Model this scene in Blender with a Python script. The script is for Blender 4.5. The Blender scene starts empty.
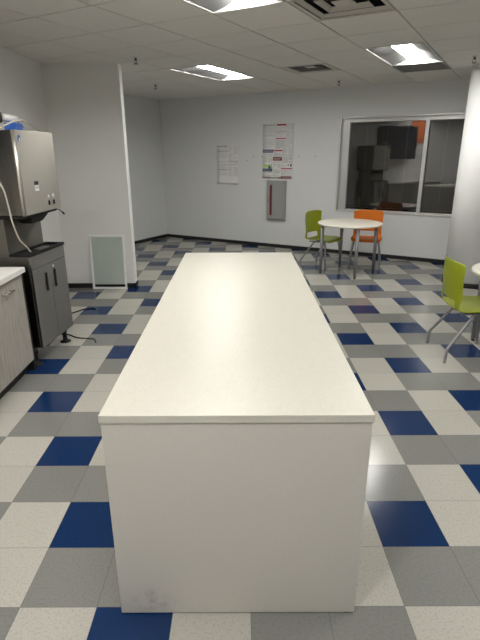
import bpy, bmesh, math, random
from mathutils import Vector, Matrix
random.seed(4)
PI = math.pi
scene = bpy.context.scene
COL = scene.collection

# ------------------------------------------------------------------ materials
MATS = {}
def nt(name):
    m = bpy.data.materials.new(name); m.use_nodes = True
    n = m.node_tree; b = n.nodes['Principled BSDF']
    MATS[name] = m
    return m, n, b
def L(n, a, b): n.links.new(a, b)
def math_node(n, op, a, b=None):
    x = n.nodes.new('ShaderNodeMath'); x.operation = op
    for k, v in enumerate((a, b)):
        if v is None: continue
        if isinstance(v, (int, float)): x.inputs[k].default_value = v
        else: L(n, v, x.inputs[k])
    return x.outputs[0]
def noise(n, scale, detail=2.0, vec=None, rough=.5):
    t = n.nodes.new('ShaderNodeTexNoise'); t.inputs['Scale'].default_value = scale
    t.inputs['Detail'].default_value = detail; t.inputs['Roughness'].default_value = rough
    if vec is not None: L(n, vec, t.inputs['Vector'])
    return t.outputs['Fac']
def objco(n, scale=(1, 1, 1)):
    tc = n.nodes.new('ShaderNodeTexCoord'); mp = n.nodes.new('ShaderNodeMapping')
    mp.inputs['Scale'].default_value = scale
    L(n, tc.outputs['Object'], mp.inputs['Vector'])
    return mp.outputs['Vector']
def ramp(n, fac, stops, interp='LINEAR'):
    r = n.nodes.new('ShaderNodeValToRGB'); r.color_ramp.interpolation = interp
    e = r.color_ramp.elements
    while len(e) < len(stops): e.new(0.5)
    for k, (p, c) in enumerate(stops):
        e[k].position = p; e[k].color = (*c, 1)
    L(n, fac, r.inputs['Fac'])
    return r.outputs['Color']
def bump(n, b, h, strength=.1, dist=.002):
    x = n.nodes.new('ShaderNodeBump'); x.inputs['Strength'].default_value = strength
    x.inputs['Distance'].default_value = dist
    L(n, h, x.inputs['Height']); L(n, x.outputs['Normal'], b.inputs['Normal'])
def mix(n, fac, a, b, mode='MIX'):
    x = n.nodes.new('ShaderNodeMix'); x.data_type = 'RGBA'; x.blend_type = mode
    for s, v in ((x.inputs['Factor'], fac), (x.inputs['A'], a), (x.inputs['B'], b)):
        if isinstance(v, (int, float)): s.default_value = v
        elif isinstance(v, tuple): s.default_value = (*v, 1)
        else: L(n, v, s)
    return x.outputs['Result']
def simple(name, col, rough=.5, metal=0.0, var=.06, scale=40, bumpy=.05, stretch=(1, 1, 1), spec=.5):
    m, n, b = nt(name)
    co = objco(n, stretch); f = noise(n, scale, 3, co)
    lo = tuple(max(0, c*(1-var)) for c in col); hi = tuple(min(1, c*(1+var)) for c in col)
    L(n, ramp(n, f, [(.3, lo), (.7, hi)]), b.inputs['Base Color'])
    b.inputs['Roughness'].default_value = rough; b.inputs['Metallic'].default_value = metal
    b.inputs['Specular IOR Level'].default_value = spec
    if bumpy: bump(n, b, f, bumpy, .001)
    return m

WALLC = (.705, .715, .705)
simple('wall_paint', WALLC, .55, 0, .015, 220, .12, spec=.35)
simple('lightened_wall_paint', (.83, .82, .80), .55, 0, .015, 220, .12, spec=.35)  # same wall paint, lightened to make up for weak light on these walls
simple('column_paint', (.92, .92, .905), .4, 0, .015, 200, .06, spec=.4)
simple('white_trim', (.88, .88, .86), .35, 0, .01, 60, .0)
simple('black_rubber', (.010, .010, .011), .6, 0, .1, 50, .0)
simple('tbar', (.48, .46, .42), .5, 0, .03, 50, .0)
simple('white_steel', (.62, .61, .58), .4, 0, .02, 50, .0)
simple('brass_dark', (.10, .09, .08), .35, .7, .1, 80, 0)
simple('vent_paint', (.50, .47, .42), .4, 0, .03, 50, 0)
simple('vent_dark', (.02, .02, .02), .8, 0, .1, 50, 0)
simple('dull_louver', (.13, .125, .115), .6, 0, .05, 50, 0)
simple('grey_tile', (.31, .305, .29), .8, 0, .05, 200, .1)
simple('aluminium', (.62, .62, .61), .38, .55, .03, 60, .0)
simple('green_plastic', (.285, .335, .008), .38, 0, .04, 60, .04)
simple('orange_plastic', (.66, .17, .012), .38, 0, .04, 60, .04)
simple('grey_metal', (.30, .30, .31), .38, .5, .04, 80, 0)
simple('white_laminate_table', (.80, .76, .66), .35, 0, .02, 120, 0)
simple('black_plastic', (.010, .010, .010), .5, 0, .1, 60, .0, spec=.25)
simple('extinguisher_grey', (.34, .345, .335), .42, .1, .02, 60, .02)
simple('dark_red', (.16, .012, .015), .3, 0, .1, 60, .0)
simple('paper', (.79, .78, .76), .35, 0, .02, 30, .08)
simple('laminated_paper', (.76, .755, .74), .14, 0, .02, 9, .5)
simple('ink_grey', (.26, .25, .25), .5, 0, .1, 90, 0)
simple('ink_light', (.42, .41, .40), .5, 0, .1, 90, 0)
simple('ink_navy', (.018, .028, .14), .4, 0, .08, 90, 0)
simple('ink_red', (.42, .025, .035), .4, 0, .08, 90, 0)
simple('ink_dark_red', (.22, .015, .02), .4, 0, .3, 90, 0)
simple('ink_black', (.02, .02, .025), .4, 0, .1, 90, 0)
simple('ink_green', (.45, .62, .10), .4, 0, .2, 90, 0)
simple('ink_teal', (.05, .25, .18), .4, 0, .3, 90, 0)
simple('logo_blue', (.03, .12, .33), .4, 0, .1, 30, 0)
simple('blue_plastic', (.05, .17, .62), .4, 0, .1, 30, .05)
simple('white_plastic', (.75, .75, .74), .35, 0, .03, 60, 0)
simple('beige_hose', (.48, .44, .38), .4, 0, .05, 60, 0)
simple('brown_fitting', (.07, .05, .035), .4, .2, .2, 60, 0)
simple('dark_cabinet', (.012, .016, .03), .35, 0, .05, 60, 0)
simple('orange_paint', (.75, .20, .06), .6, 0, .1, 14, .1)
simple('reflector_dimmed', (.26, .26, .255), .35, .0, .02, 50, 0)  # colour darkened to hold down the lens light these panels would catch
simple('blind_slat', (.24, .215, .20), .55, 0, .03, 60, 0)
simple('night', (.004, .004, .005), .9, 0, .1, 3, 0)
simple('worktop_white', (.80, .78, .74), .3, 0, .03, 300, 0)
simple('chrome', (.6, .58, .55), .22, 1, .03, 50, 0)

def brushed(name, col, rough, stretch):
    m, n, b = nt(name)
    co = objco(n, stretch); f = noise(n, 60, 4, co, .6)
    L(n, ramp(n, f, [(.25, tuple(c*.88 for c in col)), (.75, tuple(c*1.08 for c in col))]), b.inputs['Base Color'])
    b.inputs['Metallic'].default_value = 1
    r = n.nodes.new('ShaderNodeMapRange'); r.inputs['To Min'].default_value = rough-.05; r.inputs['To Max'].default_value = rough+.07
    L(n, f, r.inputs['Value']); L(n, r.outputs['Result'], b.inputs['Roughness'])
    b.inputs['Anisotropic'].default_value = .9; b.inputs['Anisotropic Rotation'].default_value = .25
    tg = n.nodes.new('ShaderNodeTangent'); tg.direction_type = 'RADIAL'; tg.axis = 'Z'; L(n, tg.outputs[0], b.inputs['Tangent'])
    bump(n, b, f, .02, .0003)
    return m
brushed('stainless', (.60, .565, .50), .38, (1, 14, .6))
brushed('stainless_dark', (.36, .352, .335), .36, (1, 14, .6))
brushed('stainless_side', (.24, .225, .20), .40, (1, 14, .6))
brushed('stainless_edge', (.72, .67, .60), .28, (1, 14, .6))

def mat_floor():
    m, n, b = nt('checker_vinyl_tile')
    tc = n.nodes.new('ShaderNodeTexCoord'); sp = n.nodes.new('ShaderNodeSeparateXYZ')
    L(n, tc.outputs['Object'], sp.inputs[0])
    T = .3048
    i_ = math_node(n, 'DIVIDE', sp.outputs['X'], T); j_ = math_node(n, 'DIVIDE', sp.outputs['Y'], T)
    i = math_node(n, 'FLOOR', i_); j = math_node(n, 'FLOOR', j_)
    q = math_node(n, 'FLOORED_MODULO', math_node(n, 'ADD', math_node(n, 'SUBTRACT', i, math_node(n, 'MULTIPLY', j, 2)), .5), 5)
    fac = math_node(n, 'DIVIDE', q, 5)
    grey, white, blue = (.215, .215, .20), (.455, .44, .39), (.007, .028, .098)
    base = ramp(n, fac, [(0, grey), (.4, white), (.6, blue), (.8, white)], 'CONSTANT')
    # chip speckle through the tile + a slow tone change per tile
    sp1 = noise(n, 95, 3, tc.outputs['Object'], .7)
    spk = ramp(n, sp1, [(.33, (.80, .80, .80)), (.5, (1, 1, 1)), (.68, (1.0, 1.0, 1.0))])
    c1 = mix(n, 1.0, base, spk, 'MULTIPLY')
    wn = n.nodes.new('ShaderNodeTexWhiteNoise'); wn.noise_dimensions = '2D'
    cb = n.nodes.new('ShaderNodeCombineXYZ'); L(n, i, cb.inputs[0]); L(n, j, cb.inputs[1]); L(n, cb.outputs[0], wn.inputs['Vector'])
    tone = ramp(n, wn.outputs['Value'], [(0, (.90, .90, .90)), (1, (1, 1, 1))])
    c2 = mix(n, 1.0, c1, tone, 'MULTIPLY')
    # seams
    def edge(v):
        f = math_node(n, 'FRACT', v); g = math_node(n, 'SUBTRACT', 1, f)
        return math_node(n, 'MINIMUM', f, g)
    e = math_node(n, 'MINIMUM', edge(i_), edge(j_))
    seam = math_node(n, 'LESS_THAN', e, .0042)
    c3 = mix(n, math_node(n, 'MULTIPLY', seam, .55), c2, (.05, .05, .05))
    L(n, c3, b.inputs['Base Color'])
    big = noise(n, 2.3, 3, tc.outputs['Object'])
    r = n.nodes.new('ShaderNodeMapRange'); r.inputs['To Min'].default_value = .13; r.inputs['To Max'].default_value = .24
    L(n, big, r.inputs['Value']); L(n, r.outputs['Result'], b.inputs['Roughness'])
    b.inputs['Specular IOR Level'].default_value = .26
    wav = noise(n, 14, 2, tc.outputs['Object'])
    bump(n, b, wav, .10, .004)
    return m
mat_floor()

def mat_ceiling():
    m, n, b = nt('mineral_ceiling_tile')
    co = objco(n)
    f = noise(n, 160, 4, co, .7)
    L(n, ramp(n, f, [(.30, (.60, .585, .55)), (.45, (.73, .71, .67)), (.8, (.76, .74, .70))]), b.inputs['Base Color'])
    b.inputs['Roughness'].default_value = .95; b.inputs['Specular IOR Level'].default_value = .15
    bump(n, b, f, .25, .002)
mat_ceiling()

def mat_counter(name, col, rough):
    m, n, b = nt(name)
    co = objco(n)
    f = noise(n, 330, 2, co, .6); g = noise(n, 30, 3, co)
    c = mix(n, 1.0, ramp(n, f, [(.33, tuple(x*.86 for x in col)), (.5, col), (.75, tuple(min(1, x*1.04) for x in col))]),
            ramp(n, g, [(.3, (.97, .97, .97)), (.7, (1, 1, 1))]), 'MULTIPLY')
    L(n, c, b.inputs['Base Color']); b.inputs['Roughness'].default_value = rough
    b.inputs['Specular IOR Level'].default_value = .5
    bump(n, b, f, .04, .0005)
mat_counter('island_top', (.60, .58, .505), .33)

def mat_panel():
    # plain white laminate with a scuffed, grimy patch low on its left end
    m, n, b = nt('island_panel')
    tc = n.nodes.new('ShaderNodeTexCoord'); sp = n.nodes.new('ShaderNodeSeparateXYZ'); L(n, tc.outputs['Object'], sp.inputs[0])
    base = ramp(n, noise(n, 90, 2, tc.outputs['Object']), [(.3, (.585, .555, .505)), (.7, (.605, .575, .525))])
    def near(v, c, w):
        d = math_node(n, 'DIVIDE', math_node(n, 'ABSOLUTE', math_node(n, 'SUBTRACT', v, c)), w)
        x = n.nodes.new('ShaderNodeMath'); x.operation = 'SUBTRACT'; x.use_clamp = True; x.inputs[0].default_value = 1; L(n, d, x.inputs[1])
        return x.outputs[0]
    d1 = math_node(n, 'MULTIPLY', near(sp.outputs['X'], -.33, .12), near(sp.outputs['Z'], .055, .055))
    d2 = math_node(n, 'MULTIPLY', near(sp.outputs['X'], -.345, .05), near(sp.outputs['Z'], .11, .03))
    f = noise(n, 26, 5, tc.outputs['Object'], .7)
    mask = math_node(n, 'MULTIPLY', math_node(n, 'ADD', d1, d2), ramp_fac(n, f, .45, .7))
    L(n, mix(n, math_node(n, 'MULTIPLY', mask, .75), base, (.20, .17, .15)), b.inputs['Base Color'])
    b.inputs['Roughness'].default_value = .42
def ramp_fac(n, f, a, c):
    r = n.nodes.new('ShaderNodeMapRange'); r.inputs['From Min'].default_value = a; r.inputs['From Max'].default_value = c
    L(n, f, r.inputs['Value']); return r.outputs['Result']
mat_panel()

def mat_wood():
    m, n, b = nt('grey_oak_laminate')
    co = objco(n, (1, 9, .55)); f = noise(n, 9, 6, co, .65)
    co2 = objco(n, (1, 40, 1.2)); g = noise(n, 14, 4, co2, .6)
    c = ramp(n, f, [(.28, (.26, .235, .205)), (.5, (.40, .375, .335)), (.72, (.50, .475, .43))])
    L(n, mix(n, 1.0, c, ramp(n, g, [(.3, (.80, .80, .80)), (.6, (1, 1, 1))]), 'MULTIPLY'), b.inputs['Base Color'])
    b.inputs['Roughness'].default_value = .45
    bump(n, b, f, .05, .001)
mat_wood()

def emis(name, col, s):
    m, n, b = nt(name)
    f = noise(n, 30, 2, objco(n))
    L(n, ramp(n, f, [(0, tuple(c*.97 for c in col)), (1, col)]), b.inputs['Emission Color'])
    b.inputs['Emission Strength'].default_value = s
    b.inputs['Base Color'].default_value = (.8, .8, .8, 1)
LAMP = 41.0
emis('lamp_lens', (1.0, .985, .945), LAMP)

def mat_glass(name, tint, rough=.0):
    m = bpy.data.materials.new(name); m.use_nodes = True; MATS[name] = m
    n = m.node_tree; n.nodes.remove(n.nodes['Principled BSDF']); out = n.nodes['Material Output']
    t = n.nodes.new('ShaderNodeBsdfTransparent'); t.inputs['Color'].default_value = (*tint, 1)
    g = n.nodes.new('ShaderNodeBsdfGlossy'); g.inputs['Roughness'].default_value = rough
    fr = n.nodes.new('ShaderNodeFresnel'); fr.inputs['IOR'].default_value = 1.95
    mx = n.nodes.new('ShaderNodeMixShader')
    L(n, fr.outputs[0], mx.inputs[0]); L(n, t.outputs[0], mx.inputs[1]); L(n, g.outputs[0], mx.inputs[2]); L(n, mx.outputs[0], out.inputs['Surface'])
mat_glass('window_glass', (.75, .76, .75), .01)
def mat_screen():
    m = bpy.data.materials.new('frosted_pane'); m.use_nodes = True; MATS['frosted_pane'] = m
    n = m.node_tree; b = n.nodes['Principled BSDF']; out = n.nodes['Material Output']
    f = noise(n, 5, 3, objco(n))
    L(n, ramp(n, f, [(.3, (.70, .76, .715)), (.7, (.74, .80, .755))]), b.inputs['Base Color'])
    b.inputs['Roughness'].default_value = .22
    t = n.nodes.new('ShaderNodeBsdfTransparent'); t.inputs['Color'].default_value = (.84, .89, .85, 1)
    mx = n.nodes.new('ShaderNodeMixShader'); mx.inputs[0].default_value = .55
    L(n, t.outputs[0], mx.inputs[1]); L(n, b.outputs[0], mx.inputs[2]); L(n, mx.outputs[0], out.inputs['Surface'])
mat_screen()

# ------------------------------------------------------------------ mesh helpers
def BM(): return bmesh.new()
def box(bm, lo, hi, bev=0, seg=2, mi=0, M=None):
    r = bmesh.ops.create_cube(bm, size=1.0)
    vs = r['verts']
    c = [(a+b)/2 for a, b in zip(lo, hi)]; s = [abs(b-a) for a, b in zip(lo, hi)]
    for v in vs: v.co = Vector((c[0]+v.co.x*s[0], c[1]+v.co.y*s[1], c[2]+v.co.z*s[2]))
    if M is not None:
        for v in vs: v.co = M @ v.co
    for f in {f for v in vs for f in v.link_faces}: f.material_index = mi
    if bev:
        es = list({e for v in vs for e in v.link_edges})
        bmesh.ops.bevel(bm, geom=es, offset=bev, segments=seg, affect='EDGES', profile=.6, material=-1)
def tube(bm, pts, r, seg=10, cap=True, smooth=True):
    pts = [Vector(p) for p in pts]; n = len(pts)
    rr = r if isinstance(r, (list, tuple)) else [r]*n
    rings = []
    t0 = (pts[1]-pts[0]).normalized()
    nrm = t0.orthogonal().normalized()
    for k in range(n):
        if k == 0: t = t0
        elif k == n-1: t = (pts[-1]-pts[-2]).normalized()
        else: t = ((pts[k]-pts[k-1]).normalized()+(pts[k+1]-pts[k]).normalized()).normalized()
        nrm = (nrm - t*nrm.dot(t)).normalized(); bi = t.cross(nrm)
        rings.append([bm.verts.new(pts[k]+(nrm*math.cos(2*PI*a/seg)+bi*math.sin(2*PI*a/seg))*rr[k]) for a in range(seg)])
    for k in range(n-1):
        for a in range(seg):
            f = bm.faces.new((rings[k][a], rings[k][(a+1) % seg], rings[k+1][(a+1) % seg], rings[k+1][a])); f.smooth = smooth
    if cap:
        bm.faces.new(list(reversed(rings[0]))); bm.faces.new(rings[-1])
def smooth_path(pts, n=6):
    P = [Vector(p) for p in pts]; out = []
    P = [2*P[0]-P[1]]+P+[2*P[-1]-P[-2]]
    for k in range(1, len(P)-2):
        for s in range(n):
            t = s/n; a, b, c, d = P[k-1:k+3]
            out.append(.5*((2*b)+(c-a)*t+(2*a-5*b+4*c-d)*t*t+(3*b-a-3*c+d)*t**3))
    out.append(P[-2]); return out
def lathe(bm, prof, seg=48, c=(0, 0, 0), smooth=True):
    rings = []
    for r, z in prof:
        if r < 1e-6: rings.append([bm.verts.new((c[0], c[1], c[2]+z))])
        else: rings.append([bm.verts.new((c[0]+r*math.cos(2*PI*a/seg), c[1]+r*math.sin(2*PI*a/seg), c[2]+z)) for a in range(seg)])
    for A, B in zip(rings, rings[1:]):
        for a in range(seg):
            b = (a+1) % seg
            if len(A) == 1 and len(B) == 1: continue
            if len(A) == 1: f = bm.faces.new((A[0], B[b], B[a]))
            elif len(B) == 1: f = bm.faces.new((A[a], A[b], B[0]))
            else: f = bm.faces.new((A[a], A[b], B[b], B[a]))
            f.smooth = smooth
def prism(bm, poly, z0, z1):
    a = [bm.verts.new((x, y, z0)) for x, y in poly]; b = [bm.verts.new((x, y, z1)) for x, y in poly]
    bm.faces.new(list(reversed(a))); bm.faces.new(b)
    for k in range(len(a)):
        l = (k+1) % len(a); bm.faces.new((a[k], a[l], b[l], b[k]))
def obj(name, bm, mat, parent=None, loc=(0, 0, 0), rot=(0, 0, 0), sharp=True):
    bmesh.ops.recalc_face_normals(bm, faces=bm.faces)
    me = bpy.data.meshes.new(name); bm.to_mesh(me); bm.free()
    for m in (mat if isinstance(mat, (list, tuple)) else [mat]): me.materials.append(MATS[m])
    o = bpy.data.objects.new(name, me); COL.objects.link(o)
    o.location = loc; o.rotation_euler = rot
    if parent is not None: o.parent = parent
    return o
def tag(o, label, cat, group=None):
    o['label'] = label; o['category'] = cat
    if group: o['group'] = group
    return o
def thing(name, label, cat, loc=(0, 0, 0), rotz=0.0, group=None, rot=None):
    o = bpy.data.objects.new(name, None); COL.objects.link(o); o.empty_display_size = .1
    o.location = loc; o.rotation_euler = rot or (0, 0, rotz)
    return tag(o, label, cat, group)
def struct(name, bm, mat, parent=None, **k):
    o = obj(name, bm, mat, parent, **k)
    if parent is None: o['kind'] = 'structure'
    return o
def dup(root, loc, rotz, label, group=None):
    r = root.copy(); COL.objects.link(r); r.location = loc; r.rotation_euler = (0, 0, rotz)
    r['label'] = label
    if group: r['group'] = group
    for ch in list(root.children):
        c = ch.copy(); COL.objects.link(c); c.parent = r
        for g in ch.children:
            d = g.copy(); COL.objects.link(d); d.parent = c
    return r

# ------------------------------------------------------------------ room frame
CZ = 2.68                                   # ceiling height
W0 = Vector((-2.21, 8.92, 0)); ANG = math.radians(-29.5)
U = Vector((math.cos(ANG), math.sin(ANG), 0)); N = Vector((-U.y, U.x, 0))
def wp(s, d, z): return W0+U*s-N*d+Vector((0, 0, z))      # d = distance into the room from the slanted wall
XL, XR, YR = -2.95, 7.0, -6.0
SLEN = (XR-W0.x)/U.x
YP = 4.80                                    # wing wall face
XP = -2.045                                  # wing wall free end
PT = .14

# floor
bm = BM(); box(bm, (-3.2, -6.2, -.06), (7.2, 9.3, 0)); struct('floor', bm, 'checker_vinyl_tile')

# walls
WIN = (3.70, 6.36, .735, 2.235)
bm = BM()
a, b_, c, d_ = WIN
for lo, hi in (((-.2, 0, 0), (a, .2, CZ)), ((b_, 0, 0), (SLEN+.3, .2, CZ)), ((a, 0, 0), (b_, .2, c)), ((a, 0, d_), (b_, .2, CZ))):
    box(bm, lo, hi)
struct('wall_back', bm, 'wall_paint', loc=W0, rot=(0, 0, ANG))
tA = (W0.x-XL)/N.x                            # the alcove wall runs from the corner to the left wall
bm = BM(); box(bm, (-.15, -tA-.05, 0), (0, 0, CZ)); struct('wall_alcove', bm, 'wall_paint', loc=W0, rot=(0, 0, ANG))
yA = W0.y-N.y*tA
bm = BM(); box(bm, (XL-.15, YR, 0), (XL, yA+.1, CZ)); struct('wall_left', bm, 'lightened_wall_paint')
bm = BM(); box(bm, (XL, YP, 0), (XP-.012, YP+PT, CZ)); struct('wall_partition', bm, 'lightened_wall_paint')
bm = BM(); box(bm, (XR, YR, 0), (XR+.15, 4.1, CZ)); struct('wall_right', bm, 'wall_paint')
bm = BM(); box(bm, (XL-.15, YR-.15, 0), (XR+.15, YR, CZ)); struct('wall_rear', bm, 'wall_paint')
bm = BM(); box(bm, (XP-.012, YP-.004, .062), (XP, YP+PT+.004, CZ), .003); struct('trim_1', bm, 'white_trim')

# baseboards
BH, BT = .062, .008
def bb(name, lo, hi, **k):
    bm = BM(); box(bm, lo, hi, .003); return struct(name, bm, 'black_rubber', **k)
bb('baseboard_back', (0, -BT, 0), (SLEN, 0, BH), loc=W0, rot=(0, 0, ANG))
bb('baseboard_alcove', (0, -tA, 0), (BT, 0, BH), loc=W0, rot=(0, 0, ANG))
bb('baseboard_left', (XL, YR, 0), (XL+BT, YP, BH))
bm = BM(); box(bm, (XL, YP-BT, 0), (XP+BT, YP, BH), .003); box(bm, (XP-.012, YP-BT, 0), (XP+BT, YP+PT+BT, BH), .003)
struct('baseboard_partition', bm, 'black_rubber')
bb('baseboard_right', (XR-BT, YR, 0), (XR, 3.6, BH)); bb('baseboard_rear', (XL, YR, 0), (XR, YR+BT, BH))

# round column
CC = (2.475, 4.985, 0)
bm = BM(); lathe(bm, [(0, 0), (.32, 0), (.32, CZ), (0, CZ)], 64, smooth=False)
for f in bm.faces:
    if abs(f.normal.z) < .5: f.smooth = True
col = struct('column', bm, 'column_paint', loc=CC)
bm = BM(); lathe(bm, [(.321, 0), (.334, 0), (.330, BH-.006), (.326, BH), (.321, BH)], 64); struct('baseboard_column', bm, 'black_rubber', loc=CC)

# ceiling: lay-in tiles on a grid square to the slanted wall
T = .6096; OU, ON = -.05, .26
skip = {}
LIGHTS = [(4, -5), (8, -5), (7, -10), (11, -10), (16, -5), (11, -15), (16, -11), (6, -13), (9, -15)]  # final pair: unseen fill lights added to brighten wing wall, column and fronts
for i, j in LIGHTS: skip[(i, j)] = skip[(i, j+1)] = 1
VENTS = [(8, -8), (6, -4)]; GRILLE = (8, -3)
for v in VENTS: skip[v] = 1
skip[GRILLE] = 1
def cu(i): return (i+OU)*T
def cn(j): return (j+ON)*T
def clip(bm):
    for co, no in ((Vector((XL-.02, 0, 0)), Vector((-1, 0, 0))), (Vector((XR+.02, 0, 0)), Vector((1, 0, 0))),
                   (Vector((0, YR-.02, 0)), Vector((0, -1, 0))), (W0+N*.02, N), (W0-U*.02, -U)):
        # planes given in world space, mesh in the ceiling's own frame
        Mi = Matrix.Rotation(-ANG, 4, 'Z')
        bmesh.ops.bisect_plane(bm, geom=bm.verts[:]+bm.edges[:]+bm.faces[:], plane_co=Mi @ (co-Vector((W0.x, W0.y, 0))), plane_no=(Mi.to_3x3() @ no), clear_outer=True)
bm = BM(); gb = BM()
g, h = .0075, .010
for i in range(-6, 26):
    for j in range(-30, 2):
        x0, x1, y0, y1 = cu(i), cu(i+1), cn(j), cn(j+1)
        if (i, j) not in skip:
            q = [(x0+g, y0+g), (x1-g, y0+g), (x1-g, y1-g), (x0+g, y1-g)]
            lo = [bm.verts.new((x, y, CZ)) for x, y in q]; hi = [bm.verts.new((x, y, CZ+.016)) for x, y in q]
            bm.faces.new(lo)
            for k in range(4): bm.faces.new((lo[k], lo[(k+1) % 4], hi[(k+1) % 4], hi[k]))
for i in range(-6, 27): box(gb, (cu(i)-.012, cn(-30), CZ+.007), (cu(i)+.012, cn(2), CZ+.03))
for j in range(-30, 3):
    run = [i for i in range(-6, 26) if not ((i, j) in skip and (i, j-1) in skip and (i, j) not in ((l[0], l[1]) for l in LIGHTS) and any((l[0], l[1]+1) == (i, j) for l in LIGHTS))]
    for i in run: box(gb, (cu(i), cn(j)-.012, CZ+.007), (cu(i+1), cn(j)+.012, CZ+.03))
clip(bm); clip(gb)
ceil = struct('ceiling', bm, 'mineral_ceiling_tile', loc=W0, rot=(0, 0, ANG))
struct('trim_2', gb, 'tbar', loc=W0, rot=(0, 0, ANG))
# slab above
bm = BM(); box(bm, (XL-.15, YR-.15, 2.95), (XR+.15, 9.2, 3.05)); struct('ceiling_slab', bm, 'vent_dark')

# ------------------------------------------------------------------ recessed troffers
def make_troffer(loc, label):
    t = thing('ceiling_light', label, 'ceiling light', loc, ANG, 'recessed ceiling lights')
    w, l = T/2-.008, T-.008
    bm = BM()                                 # face frame
    for lo, hi in (((-w, -l, -.004), (-w+.016, l, .01)), ((w-.016, -l, -.004), (w, l, .01)), ((-w+.016, -l, -.004), (w-.016, -l+.016, .01)), ((-w+.016, l-.016, -.004), (w-.016, l, .01))): box(bm, lo, hi, .002)
    obj('frame', bm, 'white_steel', t)
    for s in (-1, 1):                          # two curved side reflectors
        bm = BM(); n = 8; rows = []
        for k in range(n+1):
            f = k/n; x = s*((w-.016)-f*(w-.016-.105)); z = .004+.048*f**1.3
            rows.append([bm.verts.new((x, y, z)) for y in (-l+.016, l-.016)]+[bm.verts.new((x, y, z+.003)) for y in (l-.016, -l+.016)])
        for A, B in zip(rows, rows[1:]):
            for q in range(4):
                fc = bm.faces.new((A[q], A[(q+1) % 4], B[(q+1) % 4], B[q])); fc.smooth = True
        obj('reflector', bm, 'reflector_dimmed', t)
        bm = BM(); box(bm, (-w+.014, s*(l-.016), 0), (w-.014, s*(l-.010), .13)); obj('end_plate', bm, 'white_trim', t)
    bm = BM(); n = 10; rows = []               # bowed lens
    for k in range(n+1):
        x = -.108+.216*k/n; z = .056-.004*math.cos((k/n-.5)*PI)
        rows.append([bm.verts.new((x, y, zz)) for y, zz in ((-l+.02, z), (l-.02, z), (l-.02, z+.012), (-l+.02, z+.012))])
    for A, B in zip(rows, rows[1:]):
        for q in range(4):
            fc = bm.faces.new((A[q], A[(q+1) % 4], B[(q+1) % 4], B[q]))
    bm.faces.new(rows[0]); bm.faces.new(rows[-1])
    obj('lens', bm, 'lamp_lens', t)
    bm = BM(); box(bm, (-w+.014, -l+.012, .105), (w-.014, l-.012, .135)); obj('housing', bm, 'white_steel', t)
    return t
LL = ['recessed ceiling light nearest the wing wall, over the far end of the island', 'recessed ceiling light over the floor left of the column, beside the grey return grille',
      'recessed ceiling light cut by the top edge of the photo, beside the big air vent',
      'recessed ceiling light right of the island, out over the seating side', 'recessed ceiling light beyond the round column, over the seating side',
      'recessed ceiling light above the near end of the island', 'recessed ceiling light over the rear seating side', 'added fill light in the ceiling over the kitchen side, out of view', 'added fill light in the ceiling over the left part of the near floor, out of view']
tr0 = None
for (i, j), lab in zip(LIGHTS, LL):
    p = W0+U*((cu(i)+cu(i+1))/2)+N*cn(j+1); p.z = CZ
    if tr0 is None: tr0 = make_troffer(p, lab)
    else: dup(tr0, p, ANG, lab)

# supply diffusers (stepped square cones)
def make_vent(i, j, label, half, lm='vent_paint'):
    p = W0+U*((cu(i)+cu(i+1))/2)+N*((cn(j)+cn(j+1))/2); p.z = CZ
    t = thing('air_vent', label, 'air vent', p, ANG, 'square ceiling air vents')
    w = T/2-.008
    def sq(bm, r0, z0, r1, z1, th=.003):
        A = [bm.verts.new((x*r0, y*r0, z0)) for x, y in ((-1, -1), (1, -1), (1, 1), (-1, 1))]
        B = [bm.verts.new((x*r1, y*r1, z1)) for x, y in ((-1, -1), (1, -1), (1, 1), (-1, 1))]
        C = [bm.verts.new(v.co+Vector((0, 0, th))) for v in A]; D = [bm.verts.new(v.co+Vector((0, 0, th))) for v in B]
        for k in range(4):
            m = (k+1) % 4
            for f in ((A[k], A[m], B[m], B[k]), (D[k], D[m], C[m], C[k]), (A[m], A[k], C[k], C[m]), (B[k], B[m], D[m], D[k])): bm.faces.new(f)
    bm = BM(); sq(bm, w, 0, half, .002, .008); obj('frame', bm, 'vent_paint', t)
    for k in range(2):
        bm = BM(); r = half*(.975-.36*k); sq(bm, r, .008+.006*k, r-half*.11, .026+.016*k); obj('louver', bm, lm, t)
    bm = BM(); r = half*.27; box(bm, (-r, -r, .018), (r, r, .024), .002); obj('centre_plate', bm, 'vent_paint', t)
    bm = BM(); box(bm, (-half-.01, -half-.01, .115), (half+.01, half+.01, .125))
    for sx, sy in ((1, 0), (-1, 0), (0, 1), (0, -1)):
        cx, cy = sx*(half+.006), sy*(half+.006)
        box(bm, (cx-(.004 if sx else half), cy-(.004 if sy else half), .012), (cx+(.004 if sx else half), cy+(.004 if sy else half), .12))
    obj('duct_box', bm, 'vent_dark', t)
    return t
make_vent(8, -8, 'large square ceiling air vent cut by the top edge of the photo', .275)
make_vent(6, -4, 'small dark square ceiling air vent between the two far ceiling lights', .225, 'dull_louver')
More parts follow.
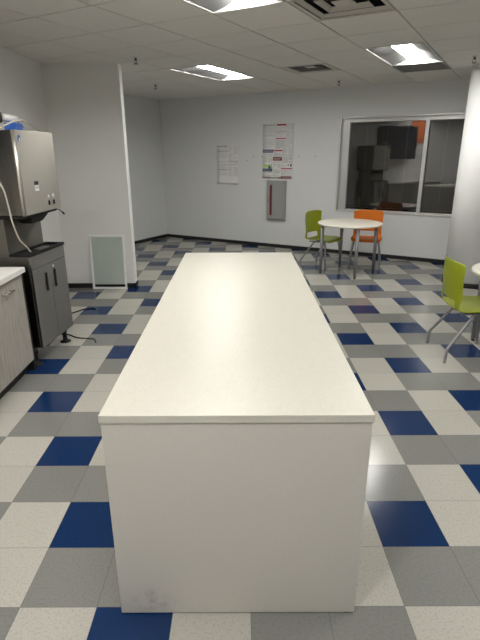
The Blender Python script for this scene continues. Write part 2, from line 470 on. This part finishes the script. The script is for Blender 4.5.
# return grille: fine egg-crate panel
i, j = GRILLE
p = W0+U*((cu(i)+cu(i+1))/2)+N*((cn(j)+cn(j+1))/2); p.z = CZ
t = thing('return_grille', 'dark grey square ceiling panel just beyond the far right ceiling light', 'air grille', p, ANG)
bm = BM(); w = T/2-.008
for lo, hi in (((-w, -w, -.002), (-w+.02, w, .012)), ((w-.02, -w, -.002), (w, w, .012)), ((-w+.02, -w, -.002), (w-.02, -w+.02, .012)), ((-w+.02, w-.02, -.002), (w-.02, w, .012))): box(bm, lo, hi, .002)
obj('frame', bm, 'grey_tile', t)
bm = BM(); k = -w+.02
while k < w-.02:
    box(bm, (k-.0015, -w+.02, .001), (k+.0015, w-.02, .012)); box(bm, (-w+.02, k-.0015, .001), (w-.02, k+.0015, .012)); k += .024
obj('mesh_grid', bm, 'grey_tile', t)
bm = BM(); box(bm, (-w+.01, -w+.01, .02), (w-.01, w-.01, .024)); obj('backing', bm, 'grey_tile', t)

# sprinklers
def make_sprinkler(loc, label):
    t = thing('sprinkler_head', label, 'sprinkler', loc, ANG, 'ceiling sprinkler heads')
    bm = BM(); lathe(bm, [(0, 0), (.034, 0), (.034, -.003), (.022, -.010), (.014, -.012), (0, -.012)], 24); obj('escutcheon', bm, 'white_steel', t)
    bm = BM(); lathe(bm, [(0, -.012), (.013, -.012), (.013, -.030), (.009, -.034), (0, -.034)], 16)
    for s in (-1, 1): tube(bm, smooth_path([(s*.008, 0, -.03), (s*.018, 0, -.045), (s*.006, 0, -.062), (0, 0, -.066)], 4), .003, 6)
    obj('body', bm, 'brass_dark', t)
    bm = BM(); lathe(bm, [(0, -.064), (.008, -.064), (.026, -.066), (.026, -.070), (0, -.071)], 16); obj('deflector', bm, 'brass_dark', t)
    return t
sp0 = None
for x, y, lab in ((-1.77, 4.429, 'ceiling sprinkler head just in front of the free end of the wing wall'), (-1.913, 6.603, 'ceiling sprinkler head over the alcove behind the wing wall'),
                  (.787, 6.256, 'ceiling sprinkler head over the far table, beyond the small air vent'), (1.913, 4.452, 'ceiling sprinkler head beside the top of the white column')):
    if sp0 is None: sp0 = make_sprinkler((x, y, CZ), lab)
    else: dup(sp0, (x, y, CZ), ANG, lab)

# ------------------------------------------------------------------ window in the slanted wall
a, b_, c, d_ = WIN
win = struct('window_1', BM(), 'aluminium', loc=W0, rot=(0, 0, ANG))
def ring(bm, s0, s1, z0, z1, w, y0, y1, bev=.002):
    for lo, hi in (((s0, y0, z0), (s0+w, y1, z1)), ((s1-w, y0, z0), (s1, y1, z1)), ((s0+w, y0, z0), (s1-w, y1, z0+w)), ((s0+w, y0, z1-w), (s1-w, y1, z1))): box(bm, lo, hi, bev)
bm = BM(); ring(bm, a-.004, b_+.004, c-.004, d_+.004, .024, -.014, .14); obj('outer_frame', bm, 'aluminium', win)
bm = BM()
for lo, hi in (((a+.02, .045, c+.02), (a+.125, .14, d_-.02)), ((b_-.125, .045, c+.02), (b_-.02, .14, d_-.02)), ((a+.125, .045, d_-.055), (b_-.125, .14, d_-.02))): box(bm, lo, hi, .002)
obj('recessed_frame', bm, 'aluminium', win)
ia, ib, ic, id_ = a+.118, b_-.118, c+.0205, d_-.040
G0, G1, GZ0, GZ1 = ia+.042, ib-.042, ic+.018, id_-.040
bm = BM()
for lo, hi in (((ia, .02, ic), (G0, .14, id_)), ((G1, .02, ic), (ib, .14, id_)), ((G0, .02, GZ1), (G1, .14, id_)), ((G0, .05, ic), (G1, .14, GZ0))): box(bm, lo, hi, .002)
ml = 5.065
obj('sash_frame', bm, 'aluminium', win)
bm = BM(); box(bm, (ml-.028, .015, ic), (ml+.028, .14, id_), .003); obj('mullion', bm, 'aluminium', win)
for s0, s1 in ((G0, ml-.028), (ml+.028, G1)):
    bm = BM(); box(bm, (s0, .085, GZ0), (s1, .091, GZ1)); obj('pane', bm, 'window_glass', win)
# night outside
bm = BM(); box(bm, (a-.3, 1.2, c-.4), (b_+.3, 1.25, d_+.4)); struct('exterior_backdrop', bm, 'night', loc=W0, rot=(0, 0, ANG))
def make_blind(s0, s1, label):
    t = thing('venetian_blind', label, 'window blind', wp((s0+s1)/2, -.118, GZ0), ANG, 'venetian blinds in the window')
    w = (s1-s0)/2-.006; H = GZ1-GZ0
    bm = BM(); box(bm, (-w, -.014, H-.03), (w, .014, H-.002), .003); obj('head_rail', bm, 'blind_slat', t)
    bm = BM(); box(bm, (-w, -.013, .026), (w, .013, .044), .004); obj('bottom_rail', bm, 'grey_metal', t)
    bm = BM(); z = .065
    while z < H-.035:
        M = Matrix.Translation((0, 0, z)) @ Matrix.Rotation(math.radians(62), 4, 'X')
        box(bm, (-w, -.0125, -.0005), (w, .0125, .0005), 0, M=M); z += .0205
    obj('slats', bm, 'blind_slat', t)
    for k in (-.55, 0, .55):
        bm = BM(); tube(bm, [(k*w, -.0155, .01), (k*w, -.0155, H-.01)], .0016, 6); obj('cord', bm, 'white_plastic', t)
make_blind(G0, ml-.028, 'dark venetian blind behind the wider left window pane')
make_blind(ml+.028, G1, 'dark venetian blind behind the right window pane, partly hidden by the column')

# ------------------------------------------------------------------ back wall things
def quad(bm, x0, x1, z0, z1, y, mi):
    f = bm.faces.new([bm.verts.new((x, y, z)) for x, z in ((x0, z0), (x1, z0), (x1, z1), (x0, z1))]); f.material_index = mi
def sheet(bm, w, h, curl, nx=6, nz=14, th=.0015):
    def yy(x, z): return -.003-curl*max(0, 1-z/(.18*h))**2*(.6+.4*x/w)
    F = [[bm.verts.new((w*i/nx, yy(w*i/nx, h*j/nz), h*j/nz)) for i in range(nx+1)] for j in range(nz+1)]
    B = [[bm.verts.new(v.co+Vector((0, th, 0))) for v in r] for r in F]
    for j in range(nz):
        for i in range(nx):
            bm.faces.new((F[j][i], F[j][i+1], F[j+1][i+1], F[j+1][i])).smooth = True
            bm.faces.new((B[j+1][i], B[j+1][i+1], B[j][i+1], B[j][i])).smooth = True
    for j in range(nz):
        bm.faces.new((F[j][0], F[j+1][0], B[j+1][0], B[j][0])); bm.faces.new((F[j+1][nx], F[j][nx], B[j][nx], B[j+1][nx]))
    for i in range(nx):
        bm.faces.new((F[0][i+1], F[0][i], B[0][i], B[0][i+1])); bm.faces.new((F[nz][i], F[nz][i+1], B[nz][i+1], B[nz][i]))
rnd = random.Random(7)
def text(bm, x0, x1, z0, z1, y, mi, step=.016, hgt=.006):
    z = z1-step*.6
    while z > z0+.004:
        e = x1 if rnd.random() < .7 else x0+(x1-x0)*rnd.uniform(.3, .9)
        x = x0
        while x < e-.004:
            q = min(e, x+rnd.uniform(.015, .05)); quad(bm, x, q, z-hgt, z, y, mi); x = q+.005
        z -= step*(1 if rnd.random() < .86 else 1.8)
# plain text notice
t = thing('wall_notice', 'plain paper notice in grey print, alone on the wall left of the colourful poster', 'notice', wp(1.295, 0, 1.13), ANG)
bm = BM(); sheet(bm, .485, .70, .016); obj('sheet', bm, 'paper', t)
bm = BM(); y = -.0042
for x0, x1, z0, z1 in ((.02, .24, .60, .69), (.02, .24, .46, .58), (.02, .24, .27, .43), (.02, .115, .14, .25), (.13, .235, .14, .25), (.26, .355, .42, .68), (.37, .465, .42, .68), (.26, .355, .14, .39), (.37, .465, .14, .39)):
    text(bm, x0, x1, z0, z1, y, 0, .019, .006)
for x0, x1, z in ((.02, .24, .685), (.02, .25, .595), (.26, .47, .405), (.02, .24, .26)): quad(bm, x0, x1, z-.006, z+.004, y-.0002, 1)
obj('print', bm, ['ink_light', 'ink_grey'], t)
# colourful compliance poster
PW, PH = .605, .92
t = thing('wall_poster', 'tall laminated poster with red and navy headings above the fire extinguisher cabinet', 'poster', wp(2.275, 0, 1.25), ANG)
bm = BM(); sheet(bm, PW, PH, 0); obj('sheet', bm, 'laminated_paper', t)
def fx(v): return (v-72)/288*PW
def fz(v): return (585-v)/505*PH
bm = BM(); y = -.0042
MI = {'grey': 0, 'light': 1, 'navy': 2, 'red': 3, 'dred': 4, 'black': 5, 'green': 6, 'teal': 7, 'white': 8}
def R(x0, y0, x1, y1, m, k=0): quad(bm, fx(x0), fx(x1), fz(y1), fz(y0), y-.0003*k, MI[m])
for x0, y0, x1, y1 in ((80, 100, 190, 300), (200, 105, 286, 200), (200, 225, 286, 305), (298, 100, 354, 300), (80, 345, 122, 440), (128, 345, 168, 440), (178, 335, 252, 378), (178, 420, 212, 480), (216, 420, 250, 480),
                       (262, 300, 302, 365), (308, 300, 350, 365), (262, 375, 350, 440), (80, 522, 164, 562), (178, 495, 244, 565), (258, 500, 348, 555), (262, 448, 300, 478)):
    text(bm, fx(x0), fx(x1), fz(y1), fz(y0), y, MI['light'] if rnd.random() < .6 else MI['grey'], .0155, .0055)
for x0, y0, x1, y1, m in ((205, 82, 290, 97, 'red'), (195, 208, 290, 217, 'red'), (75, 312, 172, 341, 'navy'), (175, 316, 256, 328, 'red'), (172, 382, 256, 416, 'dred'), (75, 456, 122, 478, 'green'),
                          (150, 444, 163, 490, 'green'), (130, 455, 144, 490, 'teal'), (126, 470, 160, 491, 'teal'), (75, 492, 166, 519, 'navy'), (248, 484, 350, 494, 'red'), (310, 448, 320, 462, 'black'), (333, 446, 346, 470, 'black'),
                          (72, 570, 150, 582, 'dred'), (150, 573, 222, 580, 'grey'), (222, 572, 256, 583, 'black'), (250, 560, 346, 584, 'dred'), (75, 88, 195, 93, 'grey'), (205, 82, 228, 97, 'dred'),
                          (195, 150, 290, 153, 'grey'), (195, 98, 197, 305, 'grey'), (291, 98, 293, 300, 'grey'), (256, 300, 258, 560, 'grey'), (258, 367, 354, 370, 'grey'), (172, 343, 174, 560, 'light'), (352, 84, 354, 370, 'light')):
    R(x0, y0, x1, y1, m, 1)
for x0, y0, x1, y1, m in ((82, 322, 165, 330, 'light'), (180, 393, 248, 398, 'light'), (184, 404, 236, 408, 'light'), (82, 502, 158, 508, 'light'), (258, 566, 338, 573, 'light'), (80, 574, 146, 578, 'light')): R(x0, y0, x1, y1, m, 2)
obj('print', bm, ['ink_grey', 'ink_light', 'ink_navy', 'ink_red', 'ink_dark_red', 'ink_black', 'ink_green', 'ink_teal', 'paper'], t)
# fire extinguisher cabinet
t = thing('fire_extinguisher_cabinet', 'grey metal fire extinguisher cabinet with dark red slot window on the back wall', 'fire extinguisher cabinet', wp(2.39, 0, .515), ANG)
W_, H_ = .375, .705
bm = BM(); box(bm, (0, -.055, 0), (W_, 0, H_), .006); obj('cabinet_body', bm, 'extinguisher_grey', t)
bm = BM(); box(bm, (.018, -.072, .022), (W_-.018, -.054, H_-.022), .008, 3); ring(bm, .032, W_-.032, .04, H_-.04, .012, -.0745, -.070, .001); obj('door', bm, 'extinguisher_grey', t)
bm = BM(); ring(bm, .072, .125, .085, H_-.075, .006, -.078, -.071, .001); obj('window_rim', bm, 'ink_grey', t)
bm = BM(); box(bm, (.078, -.0745, .09), (.119, -.071, H_-.08), .001); obj('slot_window', bm, 'dark_red', t)
bm = BM(); box(bm, (.036, -.088, .30), (.056, -.073, .40), .004); obj('latch_handle', bm, 'grey_metal', t)
bm = BM(); lathe(bm, [(0, 0), (.008, 0), (.008, .004), (0, .004)], 12); obj('lock_button', bm, 'ink_red', t, loc=(W_-.03, -.0745, H_-.035), rot=(PI/2, 0, 0))
# old nail heads
for x, y_, lab in ((1.951, 1.565, 'dark nail head in the wall nearer the plain paper notice'), (2.085, 1.625, 'dark nail head in the wall between notice and poster, upper one'),
                   (2.255, 1.625, 'dark nail head touching the left edge of the colourful poster'), (2.98, 1.625, 'faint nail head in the wall just right of the poster'), (3.29, 1.63, 'faint nail head in the wall between poster and window')):
    bm = BM(); lathe(bm, [(0, .008), (.004, .007), (.008, .003), (.008, 0), (0, 0)], 12)
    tag(obj('nail_head', bm, 'ink_black', loc=wp(x, 0, y_), rot=(PI/2, 0, ANG)), lab, 'nail', 'nail heads in the back wall')
# outlet on the alcove wall
t = thing('wall_outlet', 'white double power outlet low on the alcove wall behind the wing wall', 'power outlet', W0-N*.452+Vector((0, 0, .40)), ANG)
bm = BM(); box(bm, (0, -.036, 0), (.006, .036, .115), .003); obj('cover_plate', bm, 'white_plastic', t)
for z in (.033, .082):
    bm = BM(); box(bm, (.005, -.017, z-.014), (.008, .017, z+.014), .004); k = obj('socket', bm, 'white_plastic', t)
    bm = BM()
    for q in (-.007, .007): box(bm, (.0078, q-.0025, z-.004), (.0090, q+.0025, z+.008))
    box(bm, (.0078, -.003, z-.012), (.0090, .003, z-.006)); obj('slots', bm, 'black_plastic', k)

# ------------------------------------------------------------------ island
t = thing('island_counter', 'long white laminate island counter standing in the middle of the floor', 'counter', (-.66, -.03, 0))
hx = .457; LEN = 2.725; TH = .883
bm = BM(); box(bm, (-hx, -.006, TH-.030), (hx, LEN, TH), .0025); obj('countertop', bm, 'island_top', t)
bm = BM(); box(bm, (-hx+.004, 0, .006), (hx-.004, .019, TH-.031), .0015); obj('front_panel', bm, 'island_panel', t)
for s in (-1, 1):
    bm = BM(); box(bm, (s*(hx-.008)-.008, .0195, .006), (s*(hx-.008)+.002 if s > 0 else s*(hx-.008)+.008, LEN-.026, TH-.031), .0015); obj('side_panel', bm, 'island_panel', t)
bm = BM(); box(bm, (-hx+.006, LEN-.025, .006), (hx-.006, LEN-.006, TH-.031), .0015); obj('back_panel', bm, 'island_panel', t)
for x in (-hx+.05, hx-.035):
    for y_ in (.016, LEN/2, LEN-.05):
        bm = BM(); lathe(bm, [(0, 0), (.014, 0), (.014, .0055), (0, .0058)], 16); obj('leveling_foot', bm, 'black_plastic', t, loc=(x, y_, 0))

# ------------------------------------------------------------------ kitchen run on the left wall
CY = 2.212; UNIT = .75
def make_base(y1, label, first=False):
    t = thing('base_cabinet', label, 'cabinet', (-2.365, y1, 0), 0, 'grey oak base cabinets')
    w = UNIT-.002
    bm = BM(); box(bm, (-.575, -w, .10), (0, 0, .834), .001); obj('carcass', bm, 'grey_oak_laminate', t)
    bm = BM(); box(bm, (-.575, -w, 0), (-.04, 0, .10)); obj('toe_kick', bm, 'black_rubber', t)
    bm = BM(); box(bm, (0.001, -w+.002, .102), (.021, -.002, .832), .0015); d = obj('door', bm, 'grey_oak_laminate', t)
    bm = BM(); z = .742
    tube(bm, [(.048, -.365, z), (.048, -.195, z)], .0055, 10)
    for q in (-.345, -.215): tube(bm, [(.020, q, z), (.048, q, z)], .0045, 8)
    obj('handle', bm, 'chrome', d)
    if first:
        bm = BM(); box(bm, (-.575, .002, 0), (.012, .045, .872), .002); obj('gap_shade_strip', bm, 'black_rubber', t)  # black box standing in for the shade in the gap before the stand
    return t
b0 = make_base(CY, 'grey oak base cabinet beside the stainless stand, with a bar handle', True)
b1 = make_base(CY-UNIT, 'second grey oak base cabinet away from the stainless stand')
dup(b1, (-2.365, CY-2*UNIT, 0), 0, 'third grey oak base cabinet away from the stainless stand')
bm = BM(); box(bm, (-2.94, CY-3*UNIT, .835), (-2.306, CY-.002, .874), .003)
tag(obj('worktop', bm, 'worktop_white'), 'white worktop lying on the grey oak base cabinets', 'worktop')
# dark upper cabinet and orange board further along (they show mirrored in the window glass)
t = thing('wall_cabinet', 'dark navy wall cabinet hung above the worktop, mirrored in the window glass', 'cabinet', (-2.94, .95, 1.50))
bm = BM(); box(bm, (0, 0, 0), (.33, 1.25, .88), .002); obj('carcass', bm, 'dark_cabinet', t)
for k in range(2):
    bm = BM(); box(bm, (.331, .003+.625*k, .003), (.35, .622+.625*k, .877), .002); d = obj('door', bm, 'dark_cabinet', t)
    bm = BM(); tube(bm, [(.37, .56+.13*k, .05), (.37, .56+.13*k, .2)], .005, 8)
    for z in (.06, .19): tube(bm, [(.349, .56+.13*k, z), (.37, .56+.13*k, z)], .004, 8)
    obj('handle', bm, 'chrome', d)
bm = BM(); box(bm, (0, 0, 0), (.02, .62, .62), .003)
tag(obj('wall_board', bm, 'orange_paint', loc=(-2.945, .22, 1.95)), 'square orange board high on the left wall, mirrored in the window glass', 'wall board')

# ------------------------------------------------------------------ water and ice machine on its stand
SA = math.radians(-6.4); SO = (-2.30, 2.318, 0)
Rm = Matrix.Translation(SO) @ Matrix.Rotation(SA, 4, 'Z')
def sl(x, y, z): return Rm @ Vector((x, y, z))
DW = .575
st = thing('machine_stand', 'stainless floor stand with two black-handled doors under the ice machine', 'machine stand', SO, SA)
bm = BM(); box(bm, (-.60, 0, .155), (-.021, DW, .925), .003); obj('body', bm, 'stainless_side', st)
bm = BM(); box(bm, (-.0205, 0, .822), (0, DW, .925), .003); obj('fascia', bm, 'stainless_dark', st)
for k in range(2):
    y0, y1 = (.002, DW/2-.0015) if k == 0 else (DW/2+.0015, DW-.002)
    bm = BM(); box(bm, (-.0205, y0, .155), (0, y1, .818), .003); d = obj('door', bm, 'stainless_dark', st)
    yc = DW/2-.085 if k == 0 else DW/2+.065
    bm = BM(); box(bm, (-.0005, yc-.013, .60), (.006, yc+.013, .755), .003); obj('handle', bm, 'black_plastic', d)
    if k == 1:
        bm = BM(); lathe(bm, [(0, 0), (.010, 0), (.010, .006), (0, .007)], 14); obj('lock', bm, 'white_trim', d, loc=(0, DW/2+.045, .785), rot=(0, PI/2, 0))
bm = BM()
for lo, hi in (((-.172, -.006, .925), (-.150, DW+.006, .947)), ((-.02, -.006, .925), (.006, DW+.006, .947)), ((-.150, -.006, .925), (-.02, .022, .947)), ((-.150, DW-.022, .925), (-.02, DW+.006, .947)), ((-.150, .022, .925), (-.02, DW-.022, .931))): box(bm, lo, hi, .002)
tray = obj('drip_tray', bm, 'black_plastic', st)
bm = BM()
for k in range(7):
    y_ = .27+k*.024; box(bm, (-.115, y_, .932), (-.060, y_+.010, .939), .001)
for x in (-.113, -.088, -.062): box(bm, (x-.003, .265, .934), (x+.003, .43, .940))
obj('grate', bm, 'stainless_dark', tray)
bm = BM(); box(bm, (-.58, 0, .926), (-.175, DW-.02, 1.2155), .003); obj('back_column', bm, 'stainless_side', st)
for x in (-.08, -.52):
    for y_ in (-.006, DW-.04):
        bm = BM(); lathe(bm, [(0, 0), (.050, 0), (.050, .006), (.030, .014), (.020, .020), (.020, .10), (.026, .104), (.026, .156), (0, .156)], 24)
        obj('leg', bm, 'black_plastic', st, loc=(x, y_, 0))

SA, DW = math.radians(-4.0), .655
Rm = Matrix.Translation((-2.30, 2.330, 0)) @ Matrix.Rotation(SA, 4, 'Z')
dm = thing('ice_machine', 'stainless ice and water dispenser mounted high above the floor stand', 'ice machine', sl(0, 0, 1.2465), SA)
HB = .615
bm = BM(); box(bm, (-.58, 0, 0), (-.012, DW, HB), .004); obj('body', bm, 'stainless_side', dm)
bm = BM(); box(bm, (-.0118, .030, -.004), (.004, DW+.002, HB+.004), .003); fp = obj('front_panel', bm, 'stainless', dm)
bm = BM(); tube(bm, [(-.008, .014, -.004), (-.008, .014, HB+.004)], .015, 16); obj('corner_post', bm, 'stainless_edge', dm)
bm = BM()                                       # blue brand sticker: rounded lozenge with pale inner mark
lz = [(.028, .00), (.016, .035), (-.010, .030), (-.026, .004), (-.018, -.034), (.006, -.036)]
vs = [bm.verts.new((.0052, .075+y*.9, HB-.055+z*.7)) for y, z in lz]; vb = [bm.verts.new((.0038, .075+y*.9, HB-.055+z*.7)) for y, z in lz]
bm.faces.new(vs); bm.faces.new(vb)
for k in range(6): bm.faces.new((vs[k], vs[(k+1) % 6], vb[(k+1) % 6], vb[k]))
lg = obj('logo_sticker', bm, 'logo_blue', fp)
bm = BM(); box(bm, (.0050, .070, HB-.072), (.0060, .090, HB-.050), .0004); box(bm, (.0050, .064, HB-.082), (.0060, .074, HB-.070), .0004); obj('logo_mark', bm, 'white_plastic', lg)
bm = BM(); box(bm, (.0035, .215, .168), (.0055, .285, .213), .001, mi=0); box(bm, (.0035, .215, .214), (.0055, .285, .243), .001, mi=1)
box(bm, (.0053, .222, .19), (.0058, .278, .194), mi=2); obj('instruction_label', bm, ['white_plastic', 'ink_black', 'ink_grey'], fp)
for y_, r in ((.435, .016), (.525, .019)):
    bm = BM(); lathe(bm, [(0, 0), (r, 0), (r, .003), (0, .004)], 20); k = obj('button_label', bm, 'white_plastic', fp, loc=(.004, y_, .108), rot=(0, PI/2, 0))
    bm = BM(); box(bm, (0, -.012, -.018), (.006, .012, .018), .005, 3); obj('push_button', bm, 'black_plastic', fp, loc=(.004, y_, .058))
bm = BM(); box(bm, (-.57, .01, -.030), (-.03, DW-.02, -.0005), .003); ch = obj('base_tray', bm, 'black_plastic', dm)
bm = BM()
A = [(-.175, .16), (-.035, .16), (-.035, .49), (-.175, .49)]; B = [(-.15, .20), (-.055, .20), (-.055, .40), (-.15, .40)]
va = [bm.verts.new((x, y, -.0305)) for x, y in A]; vb = [bm.verts.new((x, y, -.088)) for x, y in B]
bm.faces.new(va); bm.faces.new(vb)
for k in range(4): bm.faces.new((va[k], va[(k+1) % 4], vb[(k+1) % 4], vb[k]))
bmesh.ops.bevel(bm, geom=bm.edges[:], offset=.006, segments=2, affect='EDGES')
obj('dispensing_chute', bm, 'black_plastic', dm)
bm = BM(); tube(bm, smooth_path([(-.03, .60, -.008), (-.01, .645, -.025), (.0, .685, -.052)], 5), .004, 8); tube(bm, [(.0, .682, -.050), (.003, .71, -.070)], .0075, 8); obj('sensor_lead', bm, 'black_plastic', dm)

# filter and plumbing lying on top of the machine
zt = 1.2465+HB
wf = thing('water_filter', 'blue and white water filter assembly lying on top of the ice machine', 'water filter', sl(-.085, .125, zt+.006), SA)
bm = BM(); box(bm, (-.05, .02, 0), (.045, .125, .052), .008, 3); obj('bracket', bm, 'blue_plastic', wf)
bm = BM(); tube(bm, [(-.055, .012, .087), (-.04, .025, .087), (.015, .095, .076)], [.026, .028, .028], 20); obj('cartridge', bm, 'white_plastic', wf)
bm = BM(); tube(bm, [(-.12, -.045, .088), (-.057, .010, .0875)], .038, 18); obj('filter_head', bm, 'brown_fitting', wf)
bm = BM(); tube(bm, [(.008, .098, .0), (.008, .098, .092)], .016, 12); tube(bm, [(.008, .105, .055), (.035, .135, .02)], .014, 12); obj('elbow_fitting', bm, 'brown_fitting', wf)
def hose(name, pts, r, mat, label, cat, group=None):
    bm = BM(); tube(bm, smooth_path(pts, 8), r, 10); return tag(obj(name, bm, mat), label, cat, group)
hose('water_hose', [sl(-.16, -.13, zt-.10), sl(-.09, -.05, zt-.01), sl(-.03, .02, zt+.045), sl(.010, .12, zt+.072), sl(.012, .22, zt+.066), sl(.0, .32, zt+.045), sl(-.01, .42, zt+.024), sl(-.02, .50, zt+.013)], .0065, 'beige_hose', 'pale hose arching over the blue filter on top of the ice machine', 'hose')
hose('drain_tube', [sl(-.20, -.06, 1.60), sl(-.115, -.05, 1.46), sl(-.10, -.035, 1.32), sl(-.095, -.02, 1.20), sl(-.088, .03, 1.06), sl(-.075, .10, .985), sl(-.065, .135, .939)], .0065, 'beige_hose', 'pale tube hanging down beside the ice machine into its drip tray', 'hose')
hose('power_cord', [(-2.60, 3.60, .006), (-2.50, 3.75, .006), (-2.43, 3.85, .006), (-2.36, 3.87, .006), (-2.315, 3.855, .006)], .006, 'black_plastic', 'black cord lying on the floor farther behind the stand', 'cord', 'cords on the floor')
hose('power_cord', [(-2.52, 3.02, .0055), (-2.36, 3.03, .0055), (-2.25, 2.95, .0055), (-2.15, 2.92, .0055), (-2.06, 2.90, .0055), (-2.02, 2.82, .0055)], .0055, 'black_plastic', 'black cord looping on the floor from the far leg of the stand', 'cord', 'cords on the floor')

# ------------------------------------------------------------------ framed pane leaning on the wing wall
t = thing('framed_pane', 'white framed greenish translucent pane leaning against the wing wall', 'framed pane', (-2.592, YP-.070, .0005), rot=(math.radians(-4.0), 0, 0))
FW, FH, FT = .452, .705, .02
bm = BM(); ring(bm, 0, FW, 0, FH, .026, -FT/2, FT/2, .003); obj('frame', bm, 'white_trim', t)
bm = BM(); box(bm, (.022, -.002, .062), (FW-.022, .002, FH-.022)); obj('pane', bm, 'frosted_pane', t)

# ------------------------------------------------------------------ chairs
def make_chair(mat, loc, rz, label):
    t = thing('cafe_chair', label, 'chair', loc, rz, 'moulded plastic chairs')
    prof = [(.232, .418, .205), (.226, .440, .215), (.19, .449, .225), (.10, .446, .234), (.0, .437, .234), (-.10, .430, .228), (-.160, .434, .220), (-.190, .452, .216), (-.203, .485, .213), (-.211, .525, .212),
            (-.219, .575, .213), (-.227, .635, .216), (-.231, .70, .221), (-.232, .765, .225), (-.230, .820, .224), (-.226, .852, .212)]
    nu = 12; bm = BM(); G = []
    for k, (x, z, hw) in enumerate(prof):
        row = []
        for q in range(nu+1):
            uu = -1+2*q/nu; back = max(0, min(1, (k-6)/4))
            dx = (.055*back)*uu*uu; dz = (.020*(1-back))*abs(uu)**2.5*(1 if k > 2 else .3)
            if k == len(prof)-1: dz -= .012*uu**4
            row.append(bm.verts.new((x+dx, uu*hw, z+dz)))
        G.append(row)
    for k in range(len(prof)-1):
        for q in range(nu):
            if 7 <= k <= 8 and 2 <= q <= nu-3: continue
            bm.faces.new((G[k][q], G[k][q+1], G[k+1][q+1], G[k+1][q])).smooth = True
    bmesh.ops.recalc_face_normals(bm, faces=bm.faces)
    # split: seat below the slot, backrest above
    o = obj('shell', bm, mat, t)
    s = o.modifiers.new('thick', 'SOLIDIFY'); s.thickness = .013; s.offset = 0
    s = o.modifiers.new('sub', 'SUBSURF'); s.levels = 1; s.render_levels = 2
    bm = BM()
    for y_ in (-.155, .155): tube(bm, [(.165, y_, .424), (.0, y_, .414), (-.13, y_, .412)], .011, 10)
    tube(bm, [(.12, -.155, .418), (.12, .155, .418)], .010, 10); tube(bm, [(-.04, -.155, .412), (-.04, .155, .412)], .010, 10)
    obj('seat_frame', bm, 'grey_metal', t)
    for sy in (-1, 1):
        for pts in ([(-.03, sy*.175, .414), (-.075, sy*.190, .350), (-.208, sy*.222, .158), (-.234, sy*.229, .112), (-.240, sy*.231, .012)],
                    [(.135, sy*.168, .420), (.168, sy*.190, .385), (.198, sy*.212, .20), (.208, sy*.220, .012)]):
            bm = BM(); tube(bm, smooth_path(pts, 5), .0128, 10); lg = obj('leg', bm, 'grey_metal', t)
            bm = BM(); x, y_, _ = pts[-1]; lathe(bm, [(0, 0), (.013, 0), (.014, .010), (.0125, .022), (0, .022)], 14); obj('glide', bm, 'grey_metal', lg, loc=(x, y_, 0))
    return t
def face(dx, dy): return math.atan2(dy, dx)
make_chair('green_plastic', (.622, 5.985, 0), face(.75, -.66), 'lime green chair at the far round table, left of the orange chair')
make_chair('orange_plastic', (1.30, 5.99, 0), face(-.28, -.96), 'orange chair at the far round table in front of the window')
make_chair('green_plastic', (1.345, 2.55, 0), face(.99, -.05), 'lime green chair at the table cut by the right edge, nearest chair')

# ------------------------------------------------------------------ tables
def make_table(loc, rz, label):
    t = thing('round_table', label, 'table', loc, rz, 'round white cafe tables')
    H = .74; r = .457
    bm = BM(); lathe(bm, [(0, H-.028), (r-.010, H-.028), (r-.003, H-.025), (r, H-.018), (r, H-.006), (r-.003, H-.001), (r-.008, H), (0, H)], 72); obj('tabletop', bm, 'white_laminate_table', t)
    bm = BM()
    for k in range(2): box(bm, (-.39, -.02, H-.060), (.39, .02, H-.0285), .003, M=Matrix.Rotation(k*PI/2, 4, 'Z'))
    obj('under_frame', bm, 'grey_metal', t)
    for k in range(4):
        x, y_ = .40*math.cos(k*PI/2), .40*math.sin(k*PI/2)
        bm = BM(); tube(bm, [(0, 0, H-.0285), (0, 0, .022)], [.026, .021], 18); lg = obj('leg', bm, 'grey_metal', t, loc=(x, y_, 0))
        bm = BM(); lathe(bm, [(0, 0), (.018, 0), (.018, .006), (.008, .010), (.008, .022), (0, .022)], 14); obj('leveling_foot', bm, 'black_plastic', lg)
    return t
tb = make_table((.945, 5.61, 0), math.radians(4), 'round white table in front of the window, with a green and an orange chair')
dup(tb, (1.80, 2.52, 0), math.radians(35), 'round white table cut off by the right edge, beside the nearer green chair')

# ------------------------------------------------------------------ camera, world, view
f, pitch, roll, yaw = 481.7482, .3348, -.0040, -.0008
cr, sr, cp, sp, cyw, syw = math.cos(roll), math.sin(roll), math.cos(pitch), math.sin(pitch), math.cos(yaw), math.sin(yaw)
def ray(u, v):
    u, v = u*cr+v*sr, -u*sr+v*cr
    fw, up, r = 1.0, -v, u
    Y = fw*cp+up*sp; Z = -fw*sp+up*cp
    return Vector((r*cyw+Y*syw, -r*syw+Y*cyw, Z))
fwd = ray(0, 0); rx = ray(1, 0)-fwd; uy = ray(0, -1)-fwd
cam = bpy.data.cameras.new('camera'); co = bpy.data.objects.new('camera', cam); COL.objects.link(co)
M = Matrix((rx.normalized(), uy.normalized(), -fwd.normalized())).transposed().to_4x4(); M.translation = (-.646, -1.4303, 1.7008)
co.matrix_world = M
cam.sensor_fit = 'HORIZONTAL'; cam.sensor_width = 36; cam.lens = 36*f/480; cam.clip_start = .05
scene.camera = co
w = bpy.data.worlds.new('night_sky'); scene.world = w; w.use_nodes = True
w.node_tree.nodes['Background'].inputs[0].default_value = (.01, .012, .02, 1); w.node_tree.nodes['Background'].inputs[1].default_value = .3
vs = scene.view_settings
vs.view_transform = 'Standard'; vs.look = 'None'; vs.gamma = 1; vs.use_curve_mapping = False; vs.exposure = 0.0
scene.cycles.max_bounces = 10; scene.cycles.diffuse_bounces = 5; scene.cycles.sample_clamp_indirect = 8
scene.cycles.use_denoising = True
